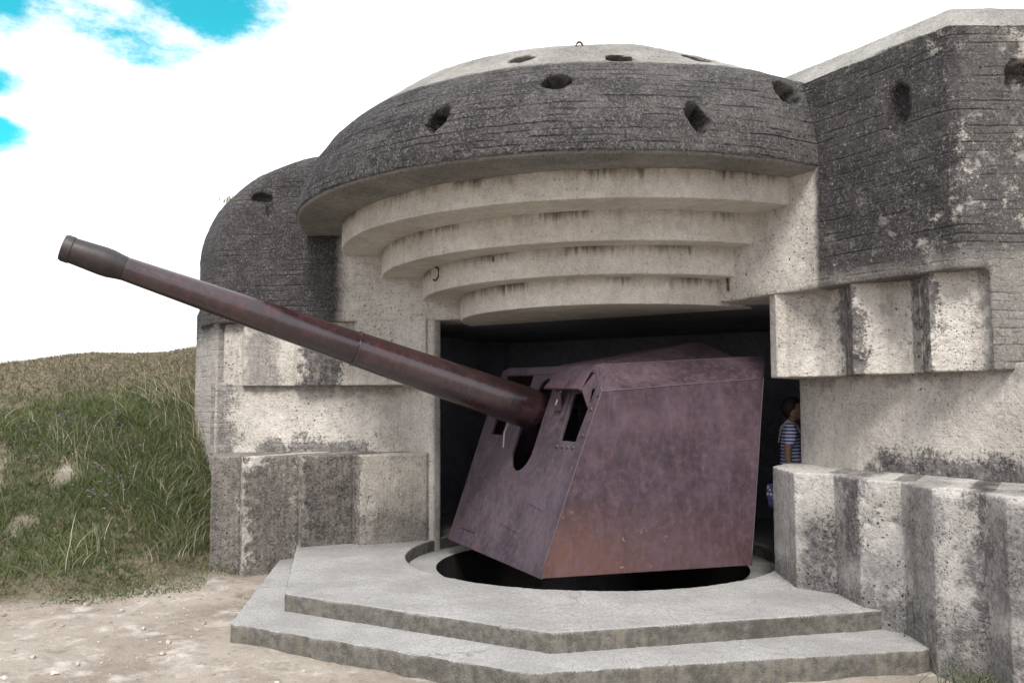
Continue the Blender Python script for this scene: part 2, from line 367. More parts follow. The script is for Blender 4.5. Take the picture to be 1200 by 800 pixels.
# ------------------------------------------------------------------ casemate
bunker = tag(empty('bunker_casemate'), 'concrete gun casemate with stepped visor and serrated embrasure cheeks', 'bunker')
AX = (-.48, 1.14)
DOME = [(0, 3.80), (3.50, 3.80), (3.54, 3.83), (3.52, 3.95), (3.47, 4.15), (3.36, 4.38), (3.2, 4.6), (3.03, 4.77), (2.94, 4.845), (2.7, 5.02), (2.45, 5.2), (2.2, 5.32), (1.8, 5.43), (.9, 5.5), (0, 5.5)]
def dome_bm():
    bm = bmesh.new(); add_lathe(bm, DOME, 160, Matrix.Translation((AX[0], AX[1], 0)))
    for v in bm.verts:                       # beside the right flank the brow stands steeper and a little lower
        dx, dy = v.co.x-AX[0], v.co.y-AX[1]; r = math.hypot(dx, dy)
        if r < .1 or v.co.z < 3.84: continue
        th = math.degrees(math.atan2(dy, dx)); k = float(np.clip((th+50)/32, 0, 1)) if -95 < th < 100 else 0
        k = k*k*(3-2*k); add = (min(3.54-r, .6)*.8 if v.co.z < 4.86 else .48*max(0, (r-1.2)/1.74))*k
        f = (r+add)/r; v.co.x = AX[0]+dx*f; v.co.y = AX[1]+dy*f; v.co.z = 3.8+(v.co.z-3.8)*(1-.18*k)
    return bm
from mathutils.bvhtree import BVHTree
_bm = dome_bm(); bmesh.ops.recalc_face_normals(_bm, faces=_bm.faces); DBVH = BVHTree.FromBMesh(_bm)
def dome_hit(px, py): return DBVH.ray_cast(CAM, ray(px, py).normalized())[0]
def pocket(p, axis_dir, up, w, h, dep):
    """rounded slot-shaped cutter: w across, h along up, dep deep along axis_dir"""
    a = Vector(axis_dir).normalized(); u = (Vector(up) - Vector(up).dot(a)*a).normalized(); r = u.cross(a)
    bm = bmesh.new(); bmesh.ops.create_icosphere(bm, subdivisions=3, radius=1)
    for v in bm.verts:
        c = v.co; k = mnoise.noise(Vector((c.x*1.6+p.x*5, c.y*1.6+p.y*3, c.z*.6)))*.34 + mnoise.noise(Vector((c.x*5+p.x*5, c.y*5+p.y*3, c.z)))*.16 + 1
        sx = math.copysign(abs(c.x)**.75, c.x); sy = math.copysign(abs(c.y)**.75, c.y)
        v.co = p + r*sx*w*.5*k + u*sy*h*.5*k + a*c.z*dep
    return bm
cuts = []
for (px, py, w, h, tilt) in ((610, 70, .34, .22, 0), (726, 68, .36, .2, 0), (820, 69, .34, .3, -.5), (651, 95, .34, .26, 0), (513, 139, .24, .40, .45), (818, 137, .24, .40, -.35), (922, 109, .28, .36, -.6)):
    p = dome_hit(px, py)
    if p is None: continue
    inw = Vector((AX[0]-p.x, AX[1]-p.y, -.3)).normalized()
    side = Vector((-inw.y, inw.x, 0)).normalized()
    cuts.append(pocket(p, inw, Vector((0, 0, 1)) - side*tilt, w*.78, h*.78, .34))
bm = dome_bm()
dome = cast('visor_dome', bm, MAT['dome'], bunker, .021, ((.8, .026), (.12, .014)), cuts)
dome['label'] = 'dark weathered domed brow pocked with slot-shaped holes'
# stepped visor rings under the dome
TIERS = [(-.41, 1.49, 3.29, 3.53, 3.86), (-.41, 1.59, 2.87, 3.23, 3.58), (-.25, 1.44, 2.39, 2.94, 3.29), (-.10, 1.18, 1.89, 2.665, 2.99)]
for i, (cx, cy, R, z0, z1) in enumerate(TIERS):
    pts = []
    a0 = math.asin((cy-.75)/R)
    for k in range(73):
        a = math.pi + a0 + (math.pi-2*a0)*k/72
        pts.append((cx+R*math.cos(a), cy+R*math.sin(a)))
    bm = bmesh.new(); add_prism(bm, pts, z0, z1)
    cast('visor_step', bm, MAT['tier%d' % i], bunker, .013, ((.6, .010), (.07, .005)))
# flank walls: right
def flank_r(u): return -.07 - .5173*(u-2.14)
bm = bmesh.new()
rp = [(1.1, flank_r(1.1)), (3.89, -.975), (6.6, .72), (6.6, 3), (1.1, 3)]
add_prism(bm, rp, 2.70, 4.66)
add_prism(bm, [(4.09, -.85), (6.6, .72), (6.6, 3), (4.09, 3)], 1.895, 2.9)
pw = lambda px, py: (lambda d: CAM + d*((Vector((2.7, flank_r(2.7), 0))-CAM).dot(Vector((.5173, 1, 0)))/d.dot(Vector((.5173, 1, 0)))))(ray(px, py))
cuts = [pocket(pw(1051, 127), (.46, .89, 0), (.25, -.1, 1), .22, .42, .16)]
d = ray(1196, 90); nrm = Vector((.53, -.85, 0)); pq = CAM + d*((Vector((3.89, -.975, 0))-CAM).dot(nrm)/d.dot(nrm))
cuts.append(pocket(pq, (-.53, .85, -.1), (0, 0, 1), .26, .26, .16))
fr = cast('flank_wall', bm, MAT['flank_r'], bunker, .025, ((.7, .03), (.1, .018)), cuts); fr['label'] = 'flank wall with a sharp corner, black crust and pale lichen'
def inset_poly(poly, k):
    out = []
    n = len(poly); c = Vector((sum(p[0] for p in poly)/n, sum(p[1] for p in poly)/n))
    for i in range(n):
        a, b, cc = Vector(poly[i-1]), Vector(poly[i]), Vector(poly[(i+1) % n])
        n1 = Vector((-(b-a).y, (b-a).x)).normalized(); n2 = Vector((-(cc-b).y, (cc-b).x)).normalized()
        if n1.dot(c-b) < 0: n1 = -n1
        if n2.dot(c-b) < 0: n2 = -n2
        bis = (n1+n2).normalized(); out.append(tuple(b + bis*k/max(.3, bis.dot(n1))))
    return out
bm = bmesh.new(); cp = inset_poly(rp, .02); add_prism(bm, cp, 4.6, 4.98, inset_poly(rp, .40))
pr = pw(1042, 62); cast('roof_edge', bm, MAT['cap'], bunker, .028, ((.6, .02), (.1, .014)), [pocket(pr + Vector((.06, .14, .06)), (.46, .89, -.3), (.9, -.46, .0), .10, .52, .22)])
# left flank wall: rounded shoulder
bm = bmesh.new()
path = [(-1.1, .51), (-1.9, .135), (-2.6, -.19), (-3.2, -.47), (-3.7, -.70), (-4.15, -.91), (-4.45, -1.05), (-4.62, -1.11), (-4.88, -1.05), (-5.15, -.93), (-5.48, -.72), (-5.95, -.34), (-6.25, .2), (-6.45, 1.2), (-6.45, 3)]
round_k = [0, 0, 0, .05, .18, .42, .66, .85, 1, 1, 1, 1, 1, 1, 1]
topz = [4.9, 4.9, 4.92, 4.92, 4.86, 4.79, 4.75, 4.73, 4.73, 4.72, 4.71, 4.68, 4.6, 4.5, 4.4]
cols = []
for (u, v), k, zt in zip(path, round_k, topz):
    col = []
    inw = (Vector((-3.2, 2.6)) - Vector((u, v))).normalized()
    NS = 16
    for j in range(NS+1):
        f = j/NS
        if f < .35: zz = -.6 if False else 2.70 + (3.25-2.70)*f/.35; ins = 0
        else:
            a = (f-.35)/.65*math.pi/2
            rr = .12 + .78*k
            zs = zt - rr*1.3
            zs = max(zs, 3.2)
            if k < .04: zz = 3.25 + (zt-3.25)*(f-.35)/.65; ins = 0
            else: zz = zs + (zt-zs)*math.sin(a) if f > .36 else 3.25; ins = rr*(1-math.cos(a))
        q = Vector((u, v)) + inw*ins
        col.append(bm.verts.new((q.x, q.y, zz)))
    cols.append(col)
n = len(cols)
for i in range(n-1):
    for j in range(16): bm.faces.new((cols[i][j], cols[i+1][j], cols[i+1][j+1], cols[i][j+1]))
cT = bm.verts.new((-3.2, 2.6, 4.85)); cB = bm.verts.new((-3.2, 2.6, 2.70))
bT = [bm.verts.new((-1.1, 3, 4.8)), bm.verts.new((-1.1, 3, 2.70))]
for i in range(n-1):
    bm.faces.new((cols[i][16], cols[i+1][16], cT)); bm.faces.new((cols[i+1][0], cols[i][0], cB))
bm.faces.new((cols[-1][16], bT[0], cT)); bm.faces.new((bT[0], cols[0][16], cT))
bm.faces.new((cB, bT[1], cols[-1][0])); bm.faces.new((cols[0][0], bT[1], cB))
bm.faces.new([cols[-1][j] for j in range(17)] + [bT[0], bT[1]])
bm.faces.new([cols[0][j] for j in range(16, -1, -1)] + [bT[1], bT[0]])
add_prism(bm, [(-4.62, -1.11), (-5.48, -.76), (-5.95, -.38), (-6.25, .2), (-6.45, 3), (-4.62, 3)], -.8, 2.9)
pl = lambda px, py: (lambda d: CAM + d*((Vector((-2.19, 0, 0))-CAM).dot(Vector((-.465, 1, 0)))/d.dot(Vector((-.465, 1, 0)))))(ray(px, py))
cuts = [pocket(pl(306, 232), (-.42, .9, 0), (0, 0, 1), .3, .12, .14), pocket(pl(315, 243), (-.42, .9, 0), (0, 0, 1), .1, .3, .1)]
fl = cast('flank_wall', bm, MAT['flank_l'], bunker, .026, ((.7, .03), (.1, .018)), cuts); fl['label'] = 'flank wall with a rounded shoulder above the grass mound'
# roof over the middle and back, gun room shell
bm = bmesh.new(); add_prism(bm, [(-1.6, .75), (1.6, .75), (1.6, 3.2), (-1.6, 3.2)], 2.705, 4.9); part('lintel_block', bm, MAT['tier3'], bunker)
bm = bmesh.new(); add_prism(bm, [(-6.3, 2.9), (6.5, 2.9), (6.5, 9), (-6.3, 9)], 2.72, 4.7); part('roof_slab', bm, MAT['cap'], bunker)
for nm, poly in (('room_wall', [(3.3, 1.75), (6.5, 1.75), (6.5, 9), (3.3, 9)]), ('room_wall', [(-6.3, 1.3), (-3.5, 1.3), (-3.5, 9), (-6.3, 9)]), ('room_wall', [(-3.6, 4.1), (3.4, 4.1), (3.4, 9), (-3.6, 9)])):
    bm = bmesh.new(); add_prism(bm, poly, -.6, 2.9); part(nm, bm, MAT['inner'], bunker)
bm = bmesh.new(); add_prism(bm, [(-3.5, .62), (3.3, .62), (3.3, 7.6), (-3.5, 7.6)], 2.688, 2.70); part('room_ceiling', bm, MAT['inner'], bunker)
# bands
bm = bmesh.new(); add_prism(bm, [(2.22, .69), (2.9, .05), (4.3, -.80), (4.62, -.98), (6.6, .3), (6.6, 2.2), (3.0, 2.2), (2.35, .95)], .95, 1.96)
cast('cheek_band', bm, MAT['band'], bunker, .02, ((.6, .02), (.08, .010)))
bm = bmesh.new(); add_prism(bm, [(-2.42, .40), (-2.9, -.02), (-4.4, -.93), (-4.70, -1.12), (-4.9, .2), (-4.9, 1.6), (-3.4, 1.3)], .95, 1.94)
cast('cheek_band', bm, MAT['band'], bunker, .02, ((.6, .02), (.08, .010)))
bm = bmesh.new(); add_prism(bm, [(-2.10, .05), (-2.04, .08), (-2.035, .21), (-2.7, .55), (-2.7, .2)], -.2, 2.72); cast('jamb_pier', bm, MAT['band'], bunker, .018, ((.5, .01), (.07, .006)))
# fluted upper cheeks, one tooth after another
UR = [(2.13, .02), (2.22, -.10), (2.42, -.09), (2.62, -.07), (2.76, -.10), (2.88, -.20), (2.99, -.46), (3.16, -.43), (3.34, -.40), (3.46, -.43), (3.56, -.53), (3.65, -.79), (3.78, -.76), (3.92, -.72), (4.02, -.72), (4.10, -.76)]
for a, b in ((0, 5), (5, 10), (10, 15)):
    pts = UR[a:b+1]; bm = bmesh.new(); add_prism(bm, pts + ([(pts[-1][0]+.10, pts[-1][1]+.06), (pts[-1][0]+.10, 1.3)] if a < 10 else [(pts[-1][0]+.02, 1.3)]) + [(pts[0][0]-(.1 if a else 0), 1.3)] + ([(pts[0][0]-.10, pts[0][1]+.10)] if a else []), 1.9, 2.76)
    cast('upper_cheek_tooth', bm, MAT['upper_r'], bunker, .0105, ((.5, .010), (.06, .005)))
UL = [(-2.13, .02), (-2.5, -.13), (-2.92, -.335), (-3.06, -.27), (-3.3, -.46), (-3.62, -.675), (-3.77, -.60), (-4.0, -.78), (-4.28, -.95), (-4.4, -.90), (-4.52, -.96), (-4.62, -1.0)]
for a, b in ((0, 3), (3, 6), (6, 9), (9, 11)):
    pts = UL[a:b+1]; bm = bmesh.new(); add_prism(bm, pts + [(pts[-1][0]-.10, pts[-1][1]+.06), (pts[-1][0]-.10, .9)] + ([(pts[0][0]-.5, .75), (pts[0][0], .17)] if a == 0 else [(pts[0][0]+.1, .5), (pts[0][0]+.1, pts[0][1]+.1)]), 1.9, 2.76)
    cast('upper_cheek_tooth', bm, MAT['upper_l'], bunker, .0105, ((.5, .010), (.06, .005)))
# lower cheeks
LR = [(2.08, .16), (2.46, -.52), (2.82, -.58), (3.09, -.98), (3.44, -1.10), (3.71, -1.56), (4.03, -1.70), (4.2, -2.0), (5.0, -2.25)]
for k in range(4):
    p0, p1, p2 = LR[2*k:2*k+3]; bm = bmesh.new()
    zt = 1.03
    add_prism(bm, [p0, p1, p2, (p2[0]+.12, p2[1]+.10), (p2[0]+.12, p2[1]+2.6), (p0[0]-(.12 if k else 0), p0[1]+1.5+.4*k)] + ([(p0[0]-.12, p0[1]+.12)] if k else []), -.7, zt)
    dmg = []
    if k == 1:
        for q in range(9): dmg.append(pocket(Vector((3.12+random.uniform(-.04, .26), -1.06+random.uniform(-.05, .05), 1.0-random.uniform(0, .34))), (-.3, .95, 0), (0, 0, 1), random.uniform(.06, .16), random.uniform(.06, .16), .06))
    if k in (2, 3):
        for q in range(5): dmg.append(pocket(Vector((p1[0]+random.uniform(.0, .3), p1[1]+random.uniform(-.08, .0), 1.03)), (0, 1, 0), (0, 0, 1), random.uniform(.08, .2), random.uniform(.05, .1), .1))
    cast('lower_cheek_tooth', bm, MAT['lower_r'], bunker, .014, ((.5, .016), (.07, .010)), dmg)
LL = [(-2.10, .0), (-2.53, -.70), (-2.72, -.64), (-3.02, -1.16), (-3.16, -1.09), (-3.5, -1.62), (-3.63, -1.55), (-3.86, -1.78), (-4.25, -1.45)]
for k in range(4):
    p0, p1, p2 = LL[2*k:2*k+3]; bm = bmesh.new()
    add_prism(bm, [p0, p1, p2, (p2[0]-.1, p2[1]+.08), (p2[0]-.1, p2[1]+(1.9 if k else 1.7)), (p0[0]-(1.0 if k == 0 else .35), p0[1]+(.85 if k == 0 else 1.4))] + ([(p0[0]+.0, p0[1]+.30)] if k == 0 else []), -.7, 1.06)
    dmg = [pocket(Vector((-3.46, -1.58, 1.05)), (.6, .8, 0), (0, 0, 1), .26, .2, .06)] if k == 2 else []
    cast('lower_cheek_tooth', bm, MAT['lower_l'], bunker, .014, ((.5, .016), (.07, .008)), dmg)

# iron loops cast into the dome, bent rod on a visor step
t = NT('rusty_iron'); n = t.noise(30, 5); t.bump(n, .4, .01)
MAT['iron'] = t.done(t.mix(t.mr(n, .4, .6), (.05, .03, .022), (.12, .06, .035)), .8, .3)
for px, py in ((679, 54), (836, 70)):
    p = dome_hit(px, py)
    if p is None: continue
    bm = bmesh.new(); add_tube(bm, [p + Vector((math.cos(a)*.035*RT.x, math.cos(a)*.035*RT.y, -.02+math.sin(a)*.06)) for a in np.linspace(0, math.pi, 9)], .010, 6)
    part('lifting_loop', bm, MAT['iron'], bunker, True)
def tier_pt(i, px, py):
    cx, cy, R = TIERS[i][:3]; d = ray(px, py).normalized(); tt = 5
    while tt < 15:
        p = CAM + d*tt
        if math.hypot(p.x-cx, p.y-cy) < R: return p
        tt += .01
for i, pl_ in ((2, [(510, 313), (514, 315), (514, 324), (511, 329), (508, 328)]), (1, [(578, 300), (578, 307)]), (3, [(845, 324), (846, 340)])):
    bm = bmesh.new(); pp = [tier_pt(i, *q) for q in pl_]
    if i == 3: pp = [Vector((1.66, flank_r(1.66)-.02, 2.93)), Vector((1.67, flank_r(1.67)-.02, 2.80))]
    add_tube(bm, [p - Vector((FW.x, FW.y, 0))*.015 for p in pp], .012, 6); part('iron_rod', bm, MAT['iron'], bunker, True)

# ------------------------------------------------------------------ platform with gun pit
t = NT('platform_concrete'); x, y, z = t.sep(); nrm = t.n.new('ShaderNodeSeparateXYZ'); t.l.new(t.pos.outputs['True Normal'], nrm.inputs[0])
n1 = t.noise(1.3, 7, .6); n2 = t.noise(14, 6, .65); n3 = t.noise(85, 3, .7)
top = t.mix(t.mr(n1, .38, .64), (.275, .27, .262), (.36, .355, .345)); top = t.mix(t.mr(n3, .5, .32, 0, .85), top, (.13, .126, .12)); top = t.mix(t.mr(t.noise(42, 7, .75), .5, .38, 0, .55), top, (.15, .145, .138)); top = t.mix(t.mr(n2, .58, .75, 0, .7), top, (.22, .21, .20))
sm_ = t.noise(2.6, 7, .7, vec=t.vec(off=(6, 1, 0))); top = t.mix(t.mr(sm_, .54, .72, 0, .45), top, (.25, .24, .235)); top = t.mix(t.mr(t.noise(7, 6, .7, vec=t.vec((1, 3, 1))), .60, .70, 0, .5), top, (.17, .16, .155))
cw = t.n.new('ShaderNodeVectorMath'); cw.operation = 'MULTIPLY_ADD'; nv = t.n.new('ShaderNodeTexNoise'); nv.inputs['Scale'].default_value = 2.2; nv.inputs['Detail'].default_value = 6; t.l.new(t.P, nv.inputs['Vector']); t.l.new(nv.outputs['Color'], cw.inputs[0]); cw.inputs[1].default_value = (.6, .6, .6); t.l.new(t.P, cw.inputs[2])
ce = t.vor(.62, vec=cw.outputs[0], feature='DISTANCE_TO_EDGE'); top = t.mix(t.math('MULTIPLY', t.mr(ce, .008, .003), t.mr(n1, .47, .58, 0, .4)), top, (.09, .085, .08))
sp = t.vor(30); top = t.mix(t.math('MULTIPLY', t.mr(sp, .16, .08), t.mr(n1, .45, .6)), top, (.07, .065, .06))
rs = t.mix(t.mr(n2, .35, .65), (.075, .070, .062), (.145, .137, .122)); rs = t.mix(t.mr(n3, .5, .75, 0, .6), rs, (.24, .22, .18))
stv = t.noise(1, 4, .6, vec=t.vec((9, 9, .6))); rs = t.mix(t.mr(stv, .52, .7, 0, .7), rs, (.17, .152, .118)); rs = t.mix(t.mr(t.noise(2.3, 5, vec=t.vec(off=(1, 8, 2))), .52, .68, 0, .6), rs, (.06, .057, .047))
t.bump(t.math('MULTIPLY_ADD', n3, .6, n2), .9, .016)
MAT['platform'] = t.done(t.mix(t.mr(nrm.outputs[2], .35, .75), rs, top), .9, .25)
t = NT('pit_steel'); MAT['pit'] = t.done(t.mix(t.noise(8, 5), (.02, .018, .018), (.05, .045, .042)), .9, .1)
plat = tag(empty('gun_platform'), 'pale half-octagonal concrete gun platform with two steps and round pit', 'platform')
PV = Vector((0, .275, 0)); RP, RI = 2.05, 1.72
bm = bmesh.new(); add_prism(bm, [(-1.30, -3.05), (1.345, -2.99), (3.30, -.985), (3.45, .2), (3.6, 4.2), (-3.7, 4.2), (-3.6, .2), (-3.45, -.80)], -.42, .008)
cyl = bmesh.new(); add_lathe(cyl, [(0, -1), (RP, -1), (RP, .5), (0, .5)], 128, Matrix.Translation(PV))
cast('upper_step', bm, MAT['platform'], plat, .02, ((.5, .012), (.06, .009)), [cyl])
bm = bmesh.new(); add_prism(bm, [(-3.72, -.72), (-1.35, -3.6), (1.46, -3.47), (3.62, -1.50), (3.70, -1.3), (3.0, -.6), (2.55, -1.6), (1.2, -2.75), (-1.2, -2.75), (-2.4, -1.7), (-3.2, -.6)], -.5, -.14)
cast('lower_step', bm, MAT['platform'], plat, .02, ((.5, .014), (.06, .010)))
bm = bmesh.new(); N = 96
for r0, z0, r1, z1 in ((RP+.02, -.13, RI, -.13), (RI, -.13, RI, -1.3), (RI, -1.3, 0.01, -1.3)):
    a = [bm.verts.new((PV.x+r0*math.cos(2*math.pi*k/N), PV.y+r0*math.sin(2*math.pi*k/N), z0)) for k in range(N)]
    b = [bm.verts.new((PV.x+r1*math.cos(2*math.pi*k/N), PV.y+r1*math.sin(2*math.pi*k/N), z1)) for k in range(N)]
    for k in range(N): bm.faces.new((a[k], a[(k+1) % N], b[(k+1) % N], b[k]))
me = bpy.data.meshes.new('pit'); bm.to_mesh(me); bm.free()
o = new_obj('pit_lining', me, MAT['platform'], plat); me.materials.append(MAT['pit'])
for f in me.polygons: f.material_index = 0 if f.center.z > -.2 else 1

# ------------------------------------------------------------------ gun
def gun_metal(name, c0, c1, rust, rough=(.42, .7), side_rust=False, spec=.5, metal=.0):
    t = NT(name); x, y, z = t.sep()
    n1 = t.noise(2.2, 7, .62); n2 = t.noise(16, 6, .65); n3 = t.noise(90, 3, .6)
    col = t.mix(t.mr(n1, .36, .66), c0, c1); col = t.mix(t.mr(n2, .45, .75, 0, .5), col, tuple(c*1.5 for c in c1)); col = t.mix(t.mr(n2, .45, .2, 0, .6), col, tuple(c*.5 for c in c0))
    rm = t.mr(t.noise(4.5, 7, .7, vec=t.vec(off=(5, 2, 8))), .52, .72)
    if side_rust:
        low = t.math('MULTIPLY', t.mr(t.math('ADD', z, t.math('MULTIPLY', n1, 1.5)), 1.5, .85), t.mr(t.math('ADD', x, t.math('MULTIPLY', n1, 1.2)), 2.2, 1.0, .3, 1.))
        rm = t.math('MAXIMUM', t.math('MULTIPLY', rm, .35), t.math('MULTIPLY', low, .8))
        ch = t.math('MULTIPLY', t.math('MULTIPLY', t.mr(t.noise(7, 9, .75, vec=t.vec(off=(.3, .1, .7))), .60, .66), t.mr(t.noise(1.3, 3), .5, .62)), t.mr(z, 1.1, .5))
    col = t.mix(t.math('MULTIPLY', rm, .8), col, rust)
    sc = t.noise(1, 5, .6, vec=t.vec((13, 13, 4))); col = t.mix(t.math('MULTIPLY', t.mr(sc, .52, .74), .35), col, tuple(min(1, c*1.7) for c in c1))
    dr = t.noise(1, 5, .65, vec=t.vec((8, 8, 1.3), (4, 2, 1))); col = t.mix(t.math('MULTIPLY', t.mr(dr, .52, .72), .28), col, tuple(c*.45 for c in c0))
    col = t.mix(t.mr(n3, .6, .8, 0, .4), col, tuple(min(1, c*2.4) for c in c1))
    ck = t.math('MULTIPLY', t.mr(t.noise(21, 8, .8, vec=t.vec(off=(8, 8, 1))), .62, .67), t.mr(n1, .46, .56)); col = t.mix(t.math('MULTIPLY', ck, .55), col, tuple(min(1, c*.6) for c in rust))
    if side_rust: col = t.mix(t.math('MULTIPLY', ch, .6), col, (.30, .24, .22))
    t.bump(t.math('MULTIPLY_ADD', n3, .4, n2), .3, .008)
    return t.done(col, t.mr(n2, .3, .7, rough[0], rough[1]), spec, metal)
MAT['shield'] = gun_metal('shield_paint', (.032, .019, .026), (.070, .044, .057), (.13, .058, .038), (.5, .75), True, .4)
MAT['shield_front'] = gun_metal('front_plate_paint', (.036, .024, .033), (.072, .051, .066), (.085, .048, .044), (.5, .75), False, .4)
MAT['barrel'] = gun_metal('barrel_paint', (.018, .009, .0105), (.036, .018, .020), (.07, .020, .018), (.12, .24), False, .8)
MAT['muzzle'] = gun_metal('muzzle_paint', (.012, .009, .009), (.026, .018, .018), (.05, .028, .024), (.4, .6))
MAT['gunblack'] = gun_metal('breech_paint', (.02, .018, .02), (.04, .035, .038), (.06, .035, .03))
gun = tag(empty('coastal_gun', PV, math.atan2(-.8187, -.5743)), 'long-barrelled coastal gun with rust-brown slab-sided shield standing in the pit', 'gun')
# barrel: lathe along its bore
BA = Vector((.76, .05, 1.605)); BD = Vector((1, 0, .321)).normalized()
def barrel_mat(a=BA, d=BD):
    q = d.to_track_quat('Z', 'Y').to_matrix().to_4x4(); q.translation = a; return q
L = lambda f: (f-.76)*math.hypot(1, .321)
bm = bmesh.new(); add_lathe(bm, [(0, L(.1)), (.155, L(.1)), (.155, L(.66)), (.20, L(.66)), (.222, L(.70)), (.226, L(.76)), (.222, L(1.0)), (.198, L(1.8)), (.176, L(2.66)), (.168, L(2.67)), (.168, L(2.69)), (.1715, L(2.70)), (.145, L(3.8)), (.112, L(4.83)), (.1, L(4.84))], 64, barrel_mat())
brl = part('barrel', bm, MAT['barrel'], gun)
bm = bmesh.new(); add_lathe(bm, [(.106, L(4.82)), (.113, L(4.835)), (.118, L(4.88)), (.131, L(4.95)), (.133, L(5.02)), (.124, L(5.17)), (.119, L(5.27)), (.125, L(5.275)), (.125, L(5.33)), (.115, L(5.35)), (.078, L(5.35)), (.076, L(4.7)), (0, L(4.7))], 56, barrel_mat())
muz = part('muzzle', bm, MAT['muzzle'], brl)
bm = bmesh.new(); add_lathe(bm, [(.168, L(2.655)), (.182, L(2.66)), (.1825, L(2.685)), (.169, L(2.69))], 56, barrel_mat()); part('barrel_collar', bm, MAT['barrel'], brl)
for o_ in (brl, muz):
    o_.data.polygons.foreach_set('use_smooth', [True]*len(o_.data.polygons)); md = o_.modifiers.new('e', 'EDGE_SPLIT'); md.split_angle = math.radians(32)
# shield: each plate its own sheet of steel
def sheet(pts, th=.03):
    pts = [Vector(p) for p in pts]; n = (pts[1]-pts[0]).cross(pts[2]-pts[0]).normalized()
    c = sum(pts, Vector())/len(pts)
    if n.dot(c - Vector((0, .03, 1))) < 0: n = -n
    bm = bmesh.new(); a = [bm.verts.new(p) for p in pts]; b = [bm.verts.new(p - n*th) for p in pts]; k = len(pts)
    bm.faces.new(a); bm.faces.new(b[::-1])
    for i in range(k): bm.faces.new((a[i], b[i], b[(i+1) % k], a[(i+1) % k]))
    bmesh.ops.recalc_face_normals(bm, faces=bm.faces)
    return bm
shield = empty('shield'); shield.parent = gun
def fp(s, z, off=0):           # point on the sloping front plate
    return Vector((1.25 - (z-.05)*math.tan(math.radians(20)) + off*math.cos(math.radians(20)), s, z + off*math.sin(math.radians(20))))
front = [fp(-1.25, .05), fp(1.36, .05), fp(1.44, 1.77), fp(1.27, 2.0), fp(1.16, 2.035), fp(-1.17, 2.1), fp(-1.30, 2.06), fp(-1.36, 1.85)]
fo = new_obj('front_plate', mesh_of(sheet(front, .035)), MAT['shield_front'], shield)
def cutter(poly):
    bm = bmesh.new(); a = [bm.verts.new(fp(s, z, .2)) for s, z in poly]; b = [bm.verts.new(fp(s, z, -.2)) for s, z in poly]; k = len(poly)
    bm.faces.new(a); bm.faces.new(b[::-1])
    for i in range(k): bm.faces.new((a[i], b[i], b[(i+1) % k], a[(i+1) % k]))
    return bm
slot = [(.05+.27*math.cos(a), 1.17+.23*math.sin(a)) for a in np.linspace(math.pi, 2*math.pi, 14)] + [(.31, 1.6)] + [(.12+.20*math.cos(a), 1.74+.19*math.sin(a)) for a in np.linspace(0, math.pi, 12)] + [(-.2, 1.5)]
wins = [slot, [(.87, 1.29), (1.22, 1.29), (1.29, 1.80), (.86, 1.76)], [(-1.02, 1.30), (-.66, 1.30), (-.66, 1.72), (-1.05, 1.72)], [(-1.22, 1.80), (-.3, 1.80), (-.3, 1.98), (-1.19, 2.0)]]
cs = []
for w in wins:
    c = new_obj('cut', mesh_of(cutter(w))); cs.append(c); c.parent = gun
    md = fo.modifiers.new('b', 'BOOLEAN'); md.object = c; md.operation = 'DIFFERENCE'; md.solver = 'EXACT'
bpy.context.view_layer.update(); bake(fo, False)
for c in cs: bpy.data.objects.remove(c)
fo.modifiers.new('v', 'BEVEL').width = .006; fo.modifiers['v'].limit_method = 'ANGLE'
SB, ST, SR = [(1.25, 1.36, .05), (-.95, 1.60, .05)], [(.625, 1.44, 1.77), (-1.14, 1.615, 1.905)], [(.54, 1.17, 2.035), (-1.43, 1.30, 2.15)]
def plate(name, pts, th=.03, mat='shield', par=None):
    o = new_obj(name, mesh_of(sheet(pts, th)), MAT[mat], par or shield); md = o.modifiers.new('v', 'BEVEL'); md.width = .007; md.segments = 2; return o
mirror = lambda p: (p[0], -p[1]+.08, p[2])
for f in (lambda p: p, mirror):
    plate('side_plate', [f(SB[0]), f(SB[1]), f(ST[1]), f(ST[0])])
    plate('shoulder_plate', [f(ST[0]), f(ST[1]), f(SR[1]), f(SR[0])])
plate('roof_plate', [SR[0], SR[1], mirror(SR[1]), mirror(SR[0])])
# welded corner beads
t = NT('weld_bead'); MAT['weld'] = t.done(t.mix(t.noise(30, 4), (.06, .045, .055), (.12, .09, .10)), .6, .4)
for a_, b_ in ((SB[0], ST[0]), (ST[0], ST[1]), (SR[0], SR[1]), (ST[0], SR[0]), (SB[1], ST[1])):
    bm = bmesh.new(); add_tube(bm, [Vector(a_).lerp(Vector(b_), k/10) + Vector((random.uniform(-1, 1), random.uniform(-1, 1), 0))*.002 for k in range(11)], .005, 6); part('weld_bead', bm, MAT['weld'], shield, True)
# raised roof housing
bm = bmesh.new()
lo = [(.50, .15, 2.05), (.50, .95, 2.04), (-1.25, 1.05, 2.14), (-1.25, .15, 2.15)]; hi = [(.46, .25, 2.075), (.46, .70, 2.07), (-1.0, .72, 2.335), (-1.0, .25, 2.34)]
a = [bm.verts.new(p) for p in lo]; b = [bm.verts.new(p) for p in hi]
bm.faces.new(a); bm.faces.new(b)
for i in range(4): bm.faces.new((a[i], a[(i+1) % 4], b[(i+1) % 4], b[i]))
part('roof_housing', bm, MAT['shield'], shield, False, .008)
